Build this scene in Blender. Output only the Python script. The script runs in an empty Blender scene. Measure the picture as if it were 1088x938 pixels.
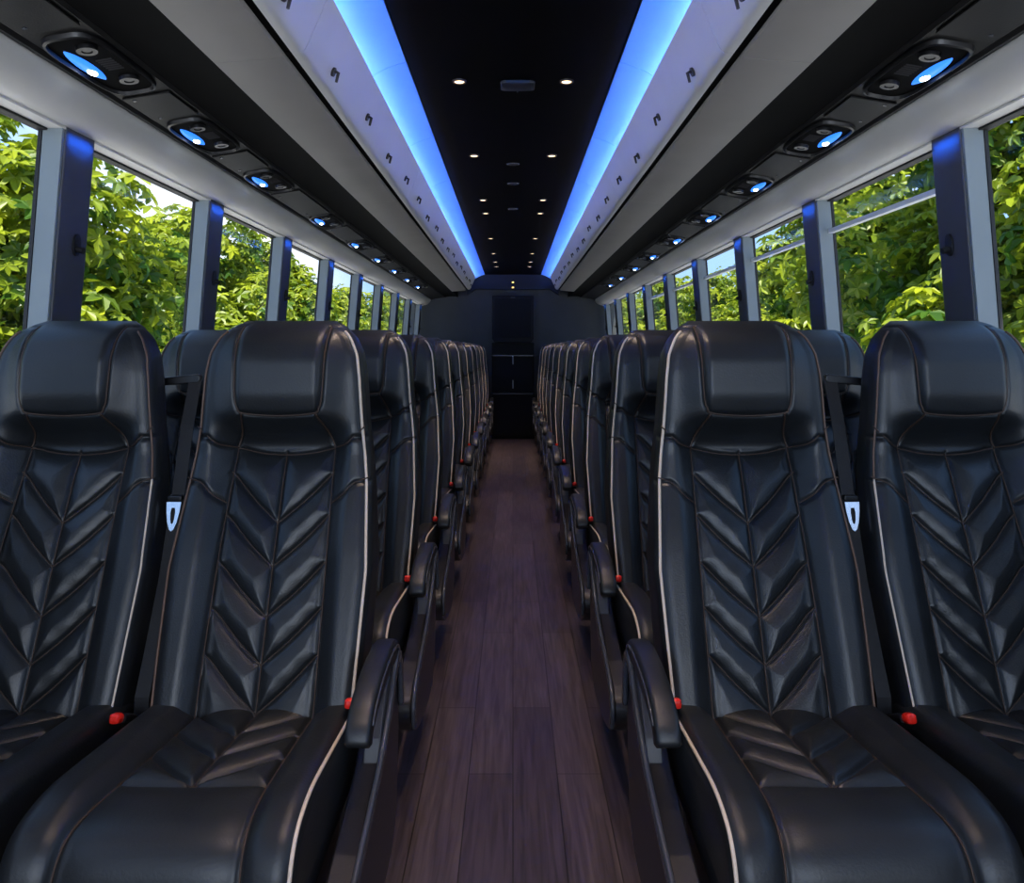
import bpy, math, random
import numpy as np
from mathutils import Vector, Matrix

random.seed(7)
SC = bpy.context.scene
COL = SC.collection
PI = math.pi
H = 1.20            # eye height above the aisle floor
F = 825.0           # focal length in pixels of the 1088 wide frame

# ------------------------------------------------------------------ camera
cam = bpy.data.cameras.new('camera')
cam.sensor_width = 36.0
cam.lens = 36.0 * F / 1088.0
cam.shift_x = -1.0 / 1088.0
cam.shift_y = -(469.0 - 372.0) / 1088.0
cam.clip_start = 0.05
cam.clip_end = 400
cam_o = bpy.data.objects.new('camera', cam)
COL.objects.link(cam_o)
cam_o.location = (0, 0, H)
cam_o.rotation_euler = (PI / 2, 0, 0)
SC.camera = cam_o

# ------------------------------------------------------------------ colour management, world, sun
SC.view_settings.view_transform = 'Standard'
SC.view_settings.look = 'None'
SC.view_settings.gamma = 1.0
SC.view_settings.exposure = 0.9
SC.view_settings.use_curve_mapping = False
SC.cycles.use_denoising = True
SC.cycles.max_bounces = 8
SC.cycles.transparent_max_bounces = 16
SC.cycles.sample_clamp_indirect = 6.0

SKY = 1.6
SUN = 9.0
GLASS_TINT = 0.55
LED_BLUE = 1.05      # per metre of strip
LED_WHITE = 0.55
SPOT = 13.0
SCREEN = 18.0       # added fill lamp in the windscreen opening

w = bpy.data.worlds.new('sky')
SC.world = w
w.use_nodes = True
nt = w.node_tree
nt.nodes.clear()
out = nt.nodes.new('ShaderNodeOutputWorld')
bg = nt.nodes.new('ShaderNodeBackground')
tc = nt.nodes.new('ShaderNodeTexCoord')
sep = nt.nodes.new('ShaderNodeSeparateXYZ')
rmp = nt.nodes.new('ShaderNodeValToRGB')
rmp.color_ramp.elements[0].position = 0.0
rmp.color_ramp.elements[0].color = (0.36, 0.57, 0.92, 1)
rmp.color_ramp.elements[1].position = 0.55
rmp.color_ramp.elements[1].color = (0.17, 0.37, 0.80, 1)
nz = nt.nodes.new('ShaderNodeTexNoise')
nz.inputs['Scale'].default_value = 3.0
nz.inputs['Detail'].default_value = 6.0
cr = nt.nodes.new('ShaderNodeValToRGB')
cr.color_ramp.elements[0].position = 0.52
cr.color_ramp.elements[1].position = 0.76
mx = nt.nodes.new('ShaderNodeMixRGB')
mx.inputs[2].default_value = (1.0, 1.0, 1.02, 1)
L = nt.links.new
L(tc.outputs['Generated'], sep.inputs[0])
L(sep.outputs['Z'], rmp.inputs[0])
L(tc.outputs['Generated'], nz.inputs['Vector'])
L(nz.outputs['Fac'], cr.inputs[0])
L(cr.outputs['Color'], mx.inputs[0])
L(rmp.outputs['Color'], mx.inputs[1])
L(mx.outputs['Color'], bg.inputs['Color'])
bg.inputs['Strength'].default_value = SKY
L(bg.outputs[0], out.inputs[0])

sun = bpy.data.lights.new('sun', 'SUN')
sun.energy = SUN
sun.angle = 0.01
sun.color = (1.0, 0.93, 0.80)
sun_o = bpy.data.objects.new('sun', sun)
COL.objects.link(sun_o)
sun_o.rotation_euler = Vector((-0.12, 0.62, -0.80)).to_track_quat('-Z', 'Y').to_euler()


def area_light(name, loc, direction, sx, sy, energy, color, along=(0, 1, 0)):
    """rectangle facing direction, its long side sy lying along the given axis"""
    l = bpy.data.lights.new(name, 'AREA')
    l.shape = 'RECTANGLE'
    l.size, l.size_y = sx, sy
    l.energy = energy
    l.color = color
    o = bpy.data.objects.new(name, l)
    COL.objects.link(o)
    o.location = loc
    zv = -Vector(direction).normalized()
    yv = Vector(along)
    yv = (yv - zv * yv.dot(zv)).normalized()
    xv = yv.cross(zv)
    o.rotation_euler = Matrix((xv, yv, zv)).transposed().to_euler()
    return o


Y0, Y1 = -1.7, 10.6      # front (windscreen) and rear of the saloon
YM = (Y0 + Y1) / 2
# the cove LED strips lying in the trough on top of the luggage bins (both sides)
for s in (-1, 1):
    for i in range(12):
        yy = Y0 + 0.55 + i * 1.0
        area_light('cove_led_blue', (s * 0.512, yy, 2.068), (-s * 0.25, 0, 1.0), 0.012, 0.98, LED_BLUE, (0.0005, 0.16, 1.0))
        area_light('cove_led_white', (s * 0.514, yy, 2.120), (-s * 0.30, 0, 1.0), 0.006, 0.98, LED_WHITE, (1.0, 0.85, 0.70))
# added fill lamp at the windscreen opening, imitating daylight besides the sky
area_light('windscreen_fill', (0, Y0 - 0.05, 1.5), (0, 1, -0.1), 2.45, 1.2, SCREEN, (0.86, 0.93, 1.0), along=(0, 0, 1))


# ------------------------------------------------------------------ materials
def mat(name, base=(0.5, 0.5, 0.5), rough=0.5, metal=0.0, spec=0.5, bump=None, vary=None, emit=None, estr=0.0, coat=0.0, sheen=0.0):
    m = bpy.data.materials.new(name)
    m.use_nodes = True
    n = m.node_tree.nodes
    b = n['Principled BSDF']
    b.inputs['Base Color'].default_value = (*base, 1)
    b.inputs['Roughness'].default_value = rough
    b.inputs['Metallic'].default_value = metal
    b.inputs['Specular IOR Level'].default_value = spec
    b.inputs['Coat Weight'].default_value = coat
    b.inputs['Coat Roughness'].default_value = 0.25
    if emit:
        b.inputs['Emission Color'].default_value = (*emit, 1)
        b.inputs['Emission Strength'].default_value = estr
    lk = m.node_tree.links.new
    t = n.new('ShaderNodeTexCoord')
    if vary:
        nz = n.new('ShaderNodeTexNoise')
        nz.inputs['Scale'].default_value = vary[0]
        nz.inputs['Detail'].default_value = 4
        mr = n.new('ShaderNodeMapRange')
        mr.inputs[1].default_value = 0.3
        mr.inputs[2].default_value = 0.7
        mr.inputs[3].default_value = 1 - vary[1]
        mr.inputs[4].default_value = 1 + vary[1]
        mm = n.new('ShaderNodeVectorMath')
        mm.operation = 'SCALE'
        mm.inputs[0].default_value = base
        lk(t.outputs['Object'], nz.inputs['Vector'])
        lk(nz.outputs['Fac'], mr.inputs[0])
        lk(mr.outputs[0], mm.inputs['Scale'])
        lk(mm.outputs[0], b.inputs['Base Color'])
    if bump:
        nb = n.new('ShaderNodeTexNoise')
        nb.inputs['Scale'].default_value = bump[0]
        nb.inputs['Detail'].default_value = 3
        bp = n.new('ShaderNodeBump')
        bp.inputs['Strength'].default_value = bump[1]
        bp.inputs['Distance'].default_value = 0.002
        lk(t.outputs['Object'], nb.inputs['Vector'])
        lk(nb.outputs['Fac'], bp.inputs['Height'])
        lk(bp.outputs[0], b.inputs['Normal'])
    return m


M = {}
M['leather'] = mat('black_leather', (0.012, 0.0135, 0.015), 0.37, spec=0.5, bump=(260, 0.25), vary=(9, 0.25))
M['leather_smooth'] = mat('black_leather_smooth', (0.012, 0.0135, 0.015), 0.41, spec=0.5, bump=(200, 0.2), vary=(8, 0.25))
M['thread'] = mat('brown_stitching', (0.050, 0.028, 0.018), 0.6)
M['piping'] = mat('cream_piping', (0.68, 0.55, 0.43), 0.45)
M['brown_piping'] = mat('brown_piping', (0.12, 0.065, 0.04), 0.5)
M['plastic'] = mat('black_plastic', (0.010, 0.010, 0.012), 0.32, bump=(300, 0.15))
M['shroud'] = mat('charcoal_plastic', (0.016, 0.016, 0.02), 0.35, bump=(300, 0.15))
M['rim'] = mat('edge_trim', (0.05, 0.055, 0.07), 0.25)
M['link'] = mat('grey_link', (0.045, 0.045, 0.050), 0.4)
M['base'] = mat('black_steel', (0.006, 0.006, 0.007), 0.6, vary=(5, 0.2))
M['red'] = mat('red_button', (0.85, 0.02, 0.01), 0.35, emit=None)
M['belt'] = mat('belt_webbing', (0.010, 0.010, 0.012), 0.7, bump=(500, 0.3))
M['handle'] = mat('satin_silver', (0.55, 0.55, 0.57), 0.35)
M['chrome'] = mat('polished_steel', (0.75, 0.75, 0.77), 0.22, metal=1.0)
M['pillar_daylit'] = mat('pillar_painted_daylight', (0.20, 0.235, 0.25), 0.45, vary=(3, 0.06))
M['pillar_dark'] = mat('pillar_charcoal', (0.060, 0.060, 0.068), 0.5, vary=(4, 0.1))
M['seal'] = mat('rubber_seal', (0.008, 0.008, 0.009), 0.6)
M['valance'] = mat('valance_grey', (0.70, 0.69, 0.68), 0.42, vary=(3, 0.05))
M['psu'] = mat('service_panel', (0.007, 0.007, 0.008), 0.5, spec=0.3, bump=(220, 0.15))
M['recess'] = mat('black_recess', (0.003, 0.003, 0.0035), 0.8, spec=0.08)
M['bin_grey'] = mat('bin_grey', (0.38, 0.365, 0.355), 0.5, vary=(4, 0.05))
M['bin_white'] = mat('bin_white', (0.72, 0.72, 0.76), 0.35, vary=(4, 0.04))
M['cove'] = mat('cove_painted_blue_glow', (0.16, 0.40, 0.92), 0.6, spec=0.2)  # blue LED light is put into the base colour of a white panel
M['ceiling'] = mat('ceiling_black', (0.0012, 0.0012, 0.0015), 0.8, spec=0.03)
M['rear'] = mat('rear_panel', (0.045, 0.050, 0.052), 0.6, vary=(2.5, 0.2))
M['reardark'] = mat('rear_black', (0.004, 0.004, 0.005), 0.6, spec=0.25)
M['wall'] = mat('side_wall', (0.05, 0.05, 0.055), 0.7, vary=(4, 0.1))
M['roof'] = mat('roof_shell', (0.2, 0.2, 0.2), 0.7)
M['lens_warm'] = mat('warm_lens', (0.9, 0.8, 0.7), 0.4, emit=(1.0, 0.66, 0.36), estr=1.8)
M['lens_blue'] = mat('blue_lens', (0.1, 0.3, 0.9), 0.3, emit=(0.02, 0.19, 1.0), estr=0.8)
M['lens_core'] = mat('white_lens', (0.9, 0.9, 1.0), 0.3, emit=(0.8, 0.9, 1.0), estr=6.0)
M['led'] = mat('led_strip', (0.3, 0.5, 1.0), 0.4, emit=(0.2, 0.4, 1.0), estr=2.0)
M['amber'] = mat('amber_lens', (0.9, 0.5, 0.1), 0.4, emit=(1.0, 0.6, 0.15), estr=2.0)
M['pale_bar'] = mat('pale_bluish_bar', (0.80, 0.84, 0.88), 0.4, metal=0.0)
M['latch'] = mat('dark_bronze_latch', (0.035, 0.028, 0.025), 0.4)
M['bark'] = mat('bark', (0.06, 0.04, 0.025), 0.9, vary=(8, 0.3))
M['marker'] = mat('ceiling_device_grey', (0.02, 0.025, 0.035), 0.3)


def glass_mat():
    m = bpy.data.materials.new('tinted_glass')
    m.use_nodes = True
    n = m.node_tree.nodes
    n.clear()
    lk = m.node_tree.links.new
    o = n.new('ShaderNodeOutputMaterial')
    t = n.new('ShaderNodeBsdfTransparent')
    t.inputs[0].default_value = (GLASS_TINT, GLASS_TINT * 1.02, GLASS_TINT * 1.02, 1)
    g = n.new('ShaderNodeBsdfGlossy')
    g.inputs['Roughness'].default_value = 0.02
    fr = n.new('ShaderNodeFresnel')
    fr.inputs['IOR'].default_value = 1.10
    mxs = n.new('ShaderNodeMixShader')
    lk(fr.outputs[0], mxs.inputs[0])
    lk(t.outputs[0], mxs.inputs[1])
    lk(g.outputs[0], mxs.inputs[2])
    lk(mxs.outputs[0], o.inputs[0])
    return m


M['glass'] = glass_mat()


def floor_mat():
    m = mat('wood_plank_floor', (0.05, 0.035, 0.035), 0.42, spec=0.4)
    n = m.node_tree.nodes
    lk = m.node_tree.links.new
    b = n['Principled BSDF']
    t = n.new('ShaderNodeTexCoord')
    mp = n.new('ShaderNodeMapping')
    mp.inputs['Rotation'].default_value = (0, 0, PI / 2)
    br = n.new('ShaderNodeTexBrick')
    br.inputs['Color1'].default_value = (0.054, 0.040, 0.046, 1)
    br.inputs['Color2'].default_value = (0.084, 0.063, 0.070, 1)
    br.inputs['Mortar'].default_value = (0.014, 0.010, 0.010, 1)
    br.inputs['Scale'].default_value = 1.0
    br.inputs['Mortar Size'].default_value = 0.0018
    br.inputs['Brick Width'].default_value = 1.1
    br.inputs['Row Height'].default_value = 0.125
    br.offset = 0.37
    mp2 = n.new('ShaderNodeMapping')
    mp2.inputs['Scale'].default_value = (30, 1.6, 1)
    nz = n.new('ShaderNodeTexNoise')
    nz.inputs['Scale'].default_value = 2.2
    nz.inputs['Detail'].default_value = 7
    nz.inputs['Distortion'].default_value = 0.6
    mr = n.new('ShaderNodeMapRange')
    mr.inputs[1].default_value, mr.inputs[2].default_value = 0.3, 0.72
    mr.inputs[3].default_value, mr.inputs[4].default_value = 0.55, 1.45
    vm = n.new('ShaderNodeVectorMath')
    vm.operation = 'SCALE'
    lk(t.outputs['Object'], mp.inputs[0])
    lk(mp.outputs[0], br.inputs['Vector'])
    lk(t.outputs['Object'], mp2.inputs[0])
    lk(mp2.outputs[0], nz.inputs['Vector'])
    lk(nz.outputs['Fac'], mr.inputs[0])
    lk(br.outputs['Color'], vm.inputs[0])
    lk(mr.outputs[0], vm.inputs['Scale'])
    lk(vm.outputs[0], b.inputs['Base Color'])
    bp = n.new('ShaderNodeBump')
    bp.inputs['Strength'].default_value = 0.25
    bp.inputs['Distance'].default_value = 0.001
    lk(nz.outputs['Fac'], bp.inputs['Height'])
    lk(bp.outputs[0], b.inputs['Normal'])
    return m


M['floor'] = floor_mat()


def leaf_mat(name, c0, c1):
    m = bpy.data.materials.new(name)
    m.use_nodes = True
    n = m.node_tree.nodes
    n.clear()
    lk = m.node_tree.links.new
    o = n.new('ShaderNodeOutputMaterial')
    at = n.new('ShaderNodeAttribute')
    at.attribute_name = 'tint'
    mxc = n.new('ShaderNodeMixRGB')
    mxc.inputs[1].default_value = (*c0, 1)
    mxc.inputs[2].default_value = (*c1, 1)
    d = n.new('ShaderNodeBsdfDiffuse')
    tr = n.new('ShaderNodeBsdfTranslucent')
    gl = n.new('ShaderNodeBsdfGlossy')
    gl.inputs['Roughness'].default_value = 0.4
    gl.inputs['Color'].default_value = (0.5, 0.5, 0.5, 1)
    s1 = n.new('ShaderNodeMixShader')
    s1.inputs[0].default_value = 0.42
    s2 = n.new('ShaderNodeMixShader')
    s2.inputs[0].default_value = 0.05
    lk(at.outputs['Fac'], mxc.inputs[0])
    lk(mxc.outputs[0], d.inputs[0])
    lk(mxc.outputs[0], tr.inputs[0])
    lk(d.outputs[0], s1.inputs[1])
    lk(tr.outputs[0], s1.inputs[2])
    lk(s1.outputs[0], s2.inputs[1])
    lk(gl.outputs[0], s2.inputs[2])
    lk(s2.outputs[0], o.inputs[0])
    return m


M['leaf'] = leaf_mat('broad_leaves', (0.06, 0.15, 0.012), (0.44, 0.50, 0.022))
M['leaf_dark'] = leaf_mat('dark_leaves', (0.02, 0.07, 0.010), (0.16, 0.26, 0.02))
M['paving'] = mat('bounce_paving', (0.66, 0.65, 0.63), 0.9, vary=(1.2, 0.1), bump=(40, 0.5))  # unseen ground, made pale to bounce sunlight up through the windows


# ------------------------------------------------------------------ mesh helpers
class MB:
    """Collects shapes and links them as ONE mesh object."""

    def __init__(self):
        self.v, self.f, self.sharp = [], [], []

    def add(self, verts, faces):
        o = len(self.v)
        self.v.extend([tuple(map(float, p)) for p in verts])
        self.f.extend([tuple(i + o for i in fc) for fc in faces])
        return self

    def box(self, x0, x1, y0, y1, z0, z1):
        x0, x1 = min(x0, x1), max(x0, x1)
        v = [(x0, y0, z0), (x1, y0, z0), (x1, y1, z0), (x0, y1, z0), (x0, y0, z1), (x1, y0, z1), (x1, y1, z1), (x0, y1, z1)]
        f = [(0, 3, 2, 1), (4, 5, 6, 7), (0, 1, 5, 4), (1, 2, 6, 5), (2, 3, 7, 6), (3, 0, 4, 7)]
        return self.add(v, f)

    def prism_y(self, prof, y0, y1):
        """closed (x, z) outline swept along y"""
        n = len(prof)
        a = sum(prof[i][0] * prof[(i + 1) % n][1] - prof[(i + 1) % n][0] * prof[i][1] for i in range(n))
        if a < 0:
            prof = prof[::-1]
        v = [(x, y0, z) for x, z in prof] + [(x, y1, z) for x, z in prof]
        f = [tuple(range(n)), tuple(range(2 * n - 1, n - 1, -1))]
        f += [(i, n + i, n + (i + 1) % n, (i + 1) % n) for i in range(n)]
        return self.add(v, f)

    def prism_x(self, prof, x0, x1):
        """closed (y, z) outline swept along x"""
        n = len(prof)
        a = sum(prof[i][0] * prof[(i + 1) % n][1] - prof[(i + 1) % n][0] * prof[i][1] for i in range(n))
        if a < 0:
            prof = prof[::-1]
        x0, x1 = min(x0, x1), max(x0, x1)
        v = [(x0, y, z) for y, z in prof] + [(x1, y, z) for y, z in prof]
        f = [tuple(range(n - 1, -1, -1)), tuple(range(n, 2 * n))]
        f += [(i, (i + 1) % n, n + (i + 1) % n, n + i) for i in range(n)]
        return self.add(v, f)

    def tube(self, pts, r, seg=6, cap=True):
        pts = [Vector(p) for p in pts]
        n = len(pts)
        rr = r if isinstance(r, (list, tuple)) else [r] * n
        vs, fs = [], []
        prev = None
        for i, p in enumerate(pts):
            t = (pts[min(i + 1, n - 1)] - pts[max(i - 1, 0)])
            t = t.normalized() if t.length > 1e-9 else Vector((0, 0, 1))
            if prev is None:
                a = Vector((0, 0, 1)) if abs(t.z) < 0.9 else Vector((1, 0, 0))
                prev = (a - t * a.dot(t)).normalized()
            else:
                prev = (prev - t * prev.dot(t)).normalized()
            bnm = t.cross(prev)
            for k in range(seg):
                an = 2 * PI * k / seg
                vs.append(p + (prev * math.cos(an) + bnm * math.sin(an)) * rr[i])
        for i in range(n - 1):
            for k in range(seg):
                k2 = (k + 1) % seg
                fs.append((i * seg + k, i * seg + k2, (i + 1) * seg + k2, (i + 1) * seg + k))
        if cap:
            fs.append(tuple(range(seg - 1, -1, -1)))
            fs.append(tuple((n - 1) * seg + k for k in range(seg)))
        return self.add(vs, fs)

    def sweep(self, pts, sides, hws, hhs, seg=16, p=3.5):
        """superellipse section swept along a path in the yz plane; width along x"""
        n = len(pts)
        vs, fs = [], []
        for i in range(n):
            a = Vector(pts[max(i - 1, 0)])
            b = Vector(pts[min(i + 1, n - 1)])
            t = (b - a).normalized()
            nm = Vector((0, -t.z, t.y))
            c = Vector(pts[i])
            for k in range(seg):
                an = 2 * PI * k / seg
                cx, sx = math.cos(an), math.sin(an)
                ex = math.copysign(abs(cx) ** (2 / p), cx) * hws[i]
                en = math.copysign(abs(sx) ** (2 / p), sx) * hhs[i]
                vs.append(c + Vector((1, 0, 0)) * ex + nm * en)
        for i in range(n - 1):
            for k in range(seg):
                k2 = (k + 1) % seg
                fs.append((i * seg + k, i * seg + k2, (i + 1) * seg + k2, (i + 1) * seg + k))
        fs.append(tuple(range(seg - 1, -1, -1)))
        fs.append(tuple((n - 1) * seg + k for k in range(seg)))
        return self.add(vs, fs)

    def disc(self, c, n, r, h, seg=20, rx=1.0):
        """short cylinder with centre c, axis n; rx stretches along the first in-plane axis (y-ish)"""
        n = Vector(n).normalized()
        a = Vector((0, 1, 0))
        a = (a - n * a.dot(n)).normalized()
        b = n.cross(a)
        c = Vector(c)
        vs = []
        for q in (0, 1):
            for k in range(seg):
                an = 2 * PI * k / seg
                vs.append(c + n * (h * q) + a * (math.cos(an) * r * rx) + b * (math.sin(an) * r))
        fs = [tuple(range(seg - 1, -1, -1)), tuple(range(seg, 2 * seg))]
        fs += [(k, (k + 1) % seg, seg + (k + 1) % seg, seg + k) for k in range(seg)]
        return self.add(vs, fs)

    def ring(self, c, n, r0, r1, h, seg=24, rx=1.0):
        n = Vector(n).normalized()
        a = Vector((0, 1, 0))
        a = (a - n * a.dot(n)).normalized()
        b = n.cross(a)
        c = Vector(c)
        vs = []
        for rr, hh in ((r0, 0), (r1, 0), (r1 * 0.97, h), (r0 * 1.05, h)):
            for k in range(seg):
                an = 2 * PI * k / seg
                ex = r1 * (rx - 1)
                vs.append(c + n * hh + a * (math.cos(an) * (rr + ex)) + b * (math.sin(an) * rr))
        fs = []
        for q in range(4):
            q2 = (q + 1) % 4
            for k in range(seg):
                k2 = (k + 1) % seg
                fs.append((q * seg + k, q * seg + k2, q2 * seg + k2, q2 * seg + k))
        return self.add(vs, fs)

    def mirror(self):
        self.v = [(-x, y, z) for x, y, z in self.v]
        self.f = [f[::-1] for f in self.f]
        return self

    def build(self, name, m, parent=None, smooth=True, bevel=0.0, angle=40):
        me = bpy.data.meshes.new(name)
        me.from_pydata(self.v, [], self.f)
        me.materials.append(m)
        o = bpy.data.objects.new(name, me)
        COL.objects.link(o)
        if smooth:
            me.polygons.foreach_set('use_smooth', [True] * len(me.polygons))
            if angle < 180:
                try:
                    me.set_sharp_from_angle(angle=math.radians(angle))
                except Exception:
                    pass
        if bevel > 0:
            bv = o.modifiers.new('bevel', 'BEVEL')
            bv.width = bevel
            bv.segments = 2
            bv.limit_method = 'ANGLE'
        me.update()
        if parent:
            o.parent = parent
        return o


def tag(o, label=None, cat=None, group=None, kind=None):
    if label:
        o['label'] = label
    if cat:
        o['category'] = cat
    if group:
        o['group'] = group
    if kind:
        o['kind'] = kind
    return o


def empty(name, loc, label=None, cat=None, group=None, kind=None):
    o = bpy.data.objects.new(name, None)
    COL.objects.link(o)
    o.location = loc
    o.empty_display_size = 0.1
    return tag(o, label, cat, group, kind)


def struct(name, mb, m, label, cat, **kw):
    o = mb.build(name, m, **kw)
    return tag(o, label, cat, kind='structure')


def copy_tree(o, parent=None):
    c = o.copy()
    COL.objects.link(c)
    if parent:
        c.parent = parent
    for ch in list(o.children):
        copy_tree(ch, c)
    return c


ORD = ['first', 'second', 'third', 'fourth', 'fifth', 'sixth', 'seventh', 'eighth', 'ninth', 'tenth', 'eleventh', 'twelfth', 'thirteenth', 'fourteenth', 'fifteenth', 'sixteenth']
def nth(i, unseen):
    """ordinal among the pieces in view; the ones beside or behind the viewer are named by the windscreen end"""
    return ORD[i - unseen] if i >= unseen else ORD[i] + ' windscreen-end'


SIDE = {-1: 'left', 1: 'right'}

# ------------------------------------------------------------------ shell of the coach
struct('floor', MB().box(-0.40, 0.40, Y0, Y1, -0.05, 0.0), M['floor'], 'dark purple-brown wood plank floor running down the aisle', 'floor', smooth=False)
struct('ceiling', MB().box(-0.375, 0.375, Y0, Y1, 2.22, 2.26), M['ceiling'], 'matt black centre panel of the ceiling between the blue light coves', 'ceiling', smooth=False)
struct('roof', MB().prism_y([(-1.42, 1.92), (-1.44, 2.0), (-1.30, 2.30), (-0.9, 2.36), (0.9, 2.36), (1.30, 2.30), (1.44, 2.0), (1.42, 1.92), (1.36, 1.92), (1.38, 2.0), (1.26, 2.26), (0.9, 2.31), (-0.9, 2.31), (-1.26, 2.26), (-1.38, 2.0), (-1.36, 1.92)], Y0, Y1 + 0.05),
       M['roof'], 'outer roof shell above the ceiling', 'roof', smooth=False)

trim_n = [0]


def trim(mb, m, label, cat, **kw):
    trim_n[0] += 1
    return struct('trim_%d' % trim_n[0], mb, m, label, cat, **kw)


# pillars: d of the near edge measured at the seat-top line
PIL = [2.13 + 1.02 * k for k in range(-3, 9)]
PW = 0.145


def px(z):            # inner face of the pillars, leaning outwards towards the floor
    return 1.224 + (1.81 - z) * 0.079


for s in (-1, 1):
    sd = SIDE[s]
    # platform under the seats, lower wall, sill
    trim(MB().prism_y([(s * 0.385, -0.05), (s * 0.385, 0.085), (s * 0.40, 0.10), (s * 1.36, 0.10), (s * 1.36, -0.05)], Y0, Y1), M['base'],
         'black raised seat platform on the %s of the aisle' % sd, 'platform', smooth=False)
    struct('wall_%s' % sd, MB().prism_y([(s * 1.335, 0.10), (s * 1.335, 0.93), (s * 1.30, 0.985), (s * 1.30, 1.0), (s * 1.42, 1.0), (s * 1.44, 0.9), (s * 1.44, 0.0), (s * 1.36, 0.0)], Y0, Y1),
           M['wall'], 'dark lower side wall under the %s windows' % sd, 'wall', smooth=False)
    # valance above the windows: a softly bulging pale strip
    prof = [(s * 1.226, 1.806)]
    for k in range(9):
        a = k / 8 * PI / 2
        prof.append((s * (1.226 - 0.106 * math.sin(a) ** 1.0), 1.812 + 0.080 * (1 - math.cos(a)) ** 0.9))
    prof += [(s * 1.12, 1.95), (s * 1.37, 1.95), (s * 1.37, 1.90), (s * 1.292, 1.86), (s * 1.292, 1.806)]
    trim(MB().prism_y(prof, Y0, Y1), M['valance'], 'pale grey padded valance above the %s windows' % sd, 'valance', angle=60)
    # black service channel behind the reading lamps and recess next to the bins
    trim(MB().prism_y([(s * 1.118, 1.893), (s * 1.10, 1.889), (s * 1.09, 1.897), (s * 0.945, 1.921), (s * 0.935, 1.914), (s * 0.925, 1.921), (s * 0.925, 1.99), (s * 1.118, 1.99)], Y0, Y1), M['psu'],
         'charcoal service panel strip on the %s that carries the reading lamps' % sd, 'service panel', smooth=False)
    trim(MB().prism_y([(s * 0.924, 1.921), (s * 0.90, 1.932), (s * 0.84, 1.938), (s * 0.78, 1.934), (s * 0.752, 1.925), (s * 0.752, 2.0), (s * 0.924, 2.0)], Y0, Y1), M['recess'],
         'black recessed channel under the %s luggage bins' % sd, 'channel', angle=60)
    # pillars
    for i, d in enumerate(PIL):
        y0, y1 = d, d + PW
        e = empty('trim_%d' % (trim_n[0] + 1), (s * 1.25, d, 1.0), '%s window pillar from the front on the %s, charcoal face with painted daylit edge' % (nth(i, 3), sd), 'pillar', kind='structure')
        trim_n[0] += 1

        def P(x, y, z):
            return (x - s * 1.25, y - d, z - 1.0)
        zt, zb = 1.85, 0.985
        b = MB()
        v = []
        for z in (zb, zt):
            x = px(z)
            v += [P(s * x, y0, z), P(s * x, y1, z), P(s * (x + 0.070), y1, z), P(s * (x + 0.070), y0, z)]
        f = [(0, 1, 2, 3), (4, 7, 6, 5), (0, 4, 5, 1), (1, 5, 6, 2), (2, 6, 7, 3), (3, 7, 4, 0)]
        b.add(v, f)
        if s > 0:
            b.f = [q[::-1] for q in b.f]
        b.build('pillar_face', M['pillar_dark'], e, smooth=False, bevel=0.004)
        b = MB()
        v = []
        for z in (zb, zt):
            x = px(z) + 0.004
            v += [P(s * x, y0 - 0.012, z), P(s * x, y0 - 0.0005, z), P(s * (x + 0.055), y0 - 0.0005, z), P(s * (x + 0.055), y0 - 0.012, z)]
        b.add(v, f)
        if s > 0:
            b.f = [q[::-1] for q in b.f]
        b.build('edge_strip', M['pillar_daylit'], e, smooth=False, bevel=0.002)  # near face of the pillar, window daylight put into its paler colour
        b = MB()
        v = []
        for z in (zb, zt):
            x = px(z) + 0.0595
            v += [P(s * x, y0 - 0.014, z), P(s * x, y0 - 0.0005, z), P(s * (x + 0.010), y0 - 0.0005, z), P(s * (x + 0.010), y0 - 0.014, z)]
        b.add(v, f)
        if s > 0:
            b.f = [q[::-1] for q in b.f]
        b.build('rubber_seal', M['seal'], e, smooth=False)
        zc = 1.50
        c = P(s * (px(zc) - 0.001), y0 + 0.085, zc)
        b = MB().disc(c, (-s, 0, -0.08), 0.032, 0.006, 18, rx=0.55)
        b.disc((c[0] - s * 0.004, c[1], c[2] - 0.012), (-s, 0, -0.3), 0.009, 0.02, 10)
        b.build('coat_hook', M['seal'], e)
        # small blue accent LED tucked under the valance, washing the top of the pillar
        pl = area_light('pillar_led', (s * (px(1.81) - 0.042), d + PW / 2, 1.806), (s * 1.0, 0, -0.65), 0.014, PW * 0.8, 0.080, (0.008, 0.13, 1.0))
        pl.data.spread = math.radians(55)
    # windows: one pane per bay, with seal frame
    edges = [Y0 - 0.2] + [d for d in PIL] + [Y1]
    for i in range(len(edges) - 1):
        ya = edges[i] + (PW if i else 0)
        yb = edges[i + 1]
        if yb - ya < 0.1:
            continue
        xt, xb = px(1.83) + 0.062, px(0.99) + 0.062
        e = empty('window_%d' % (i + 1 + (20 if s > 0 else 0)), (s * xb, (ya + yb) / 2, 0.99), '%s side window from the front on the %s, trees behind its glass' % (nth(i, 3), sd), 'window', kind='structure')
        cx, cy, cz = e.location

        def Q(x, y, z):
            return (x - cx, y - cy, z - cz)
        b = MB()
        t = 0.004
        v = [Q(s * xb, ya, 0.99), Q(s * xb, yb, 0.99), Q(s * xt, yb, 1.83), Q(s * xt, ya, 1.83)]
        b.add(v, [(0, 1, 2, 3)] if s < 0 else [(3, 2, 1, 0)])
        b.build('pane', M['glass'], e, smooth=False)
        b = MB()
        for (za, zb_) in ((0.985, 1.01), (1.800, 1.808)):
            xa = px(za) + 0.045
            xc = px(zb_) + 0.045
            b.prism_y([(s * xa - cx, za - cz), (s * (xa + 0.03) - cx, za - cz), (s * (xc + 0.03) - cx, zb_ - cz), (s * xc - cx, zb_ - cz)], ya - cy, yb - cy)
        b.build('seal_frame', M['seal'], e, smooth=False)
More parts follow.
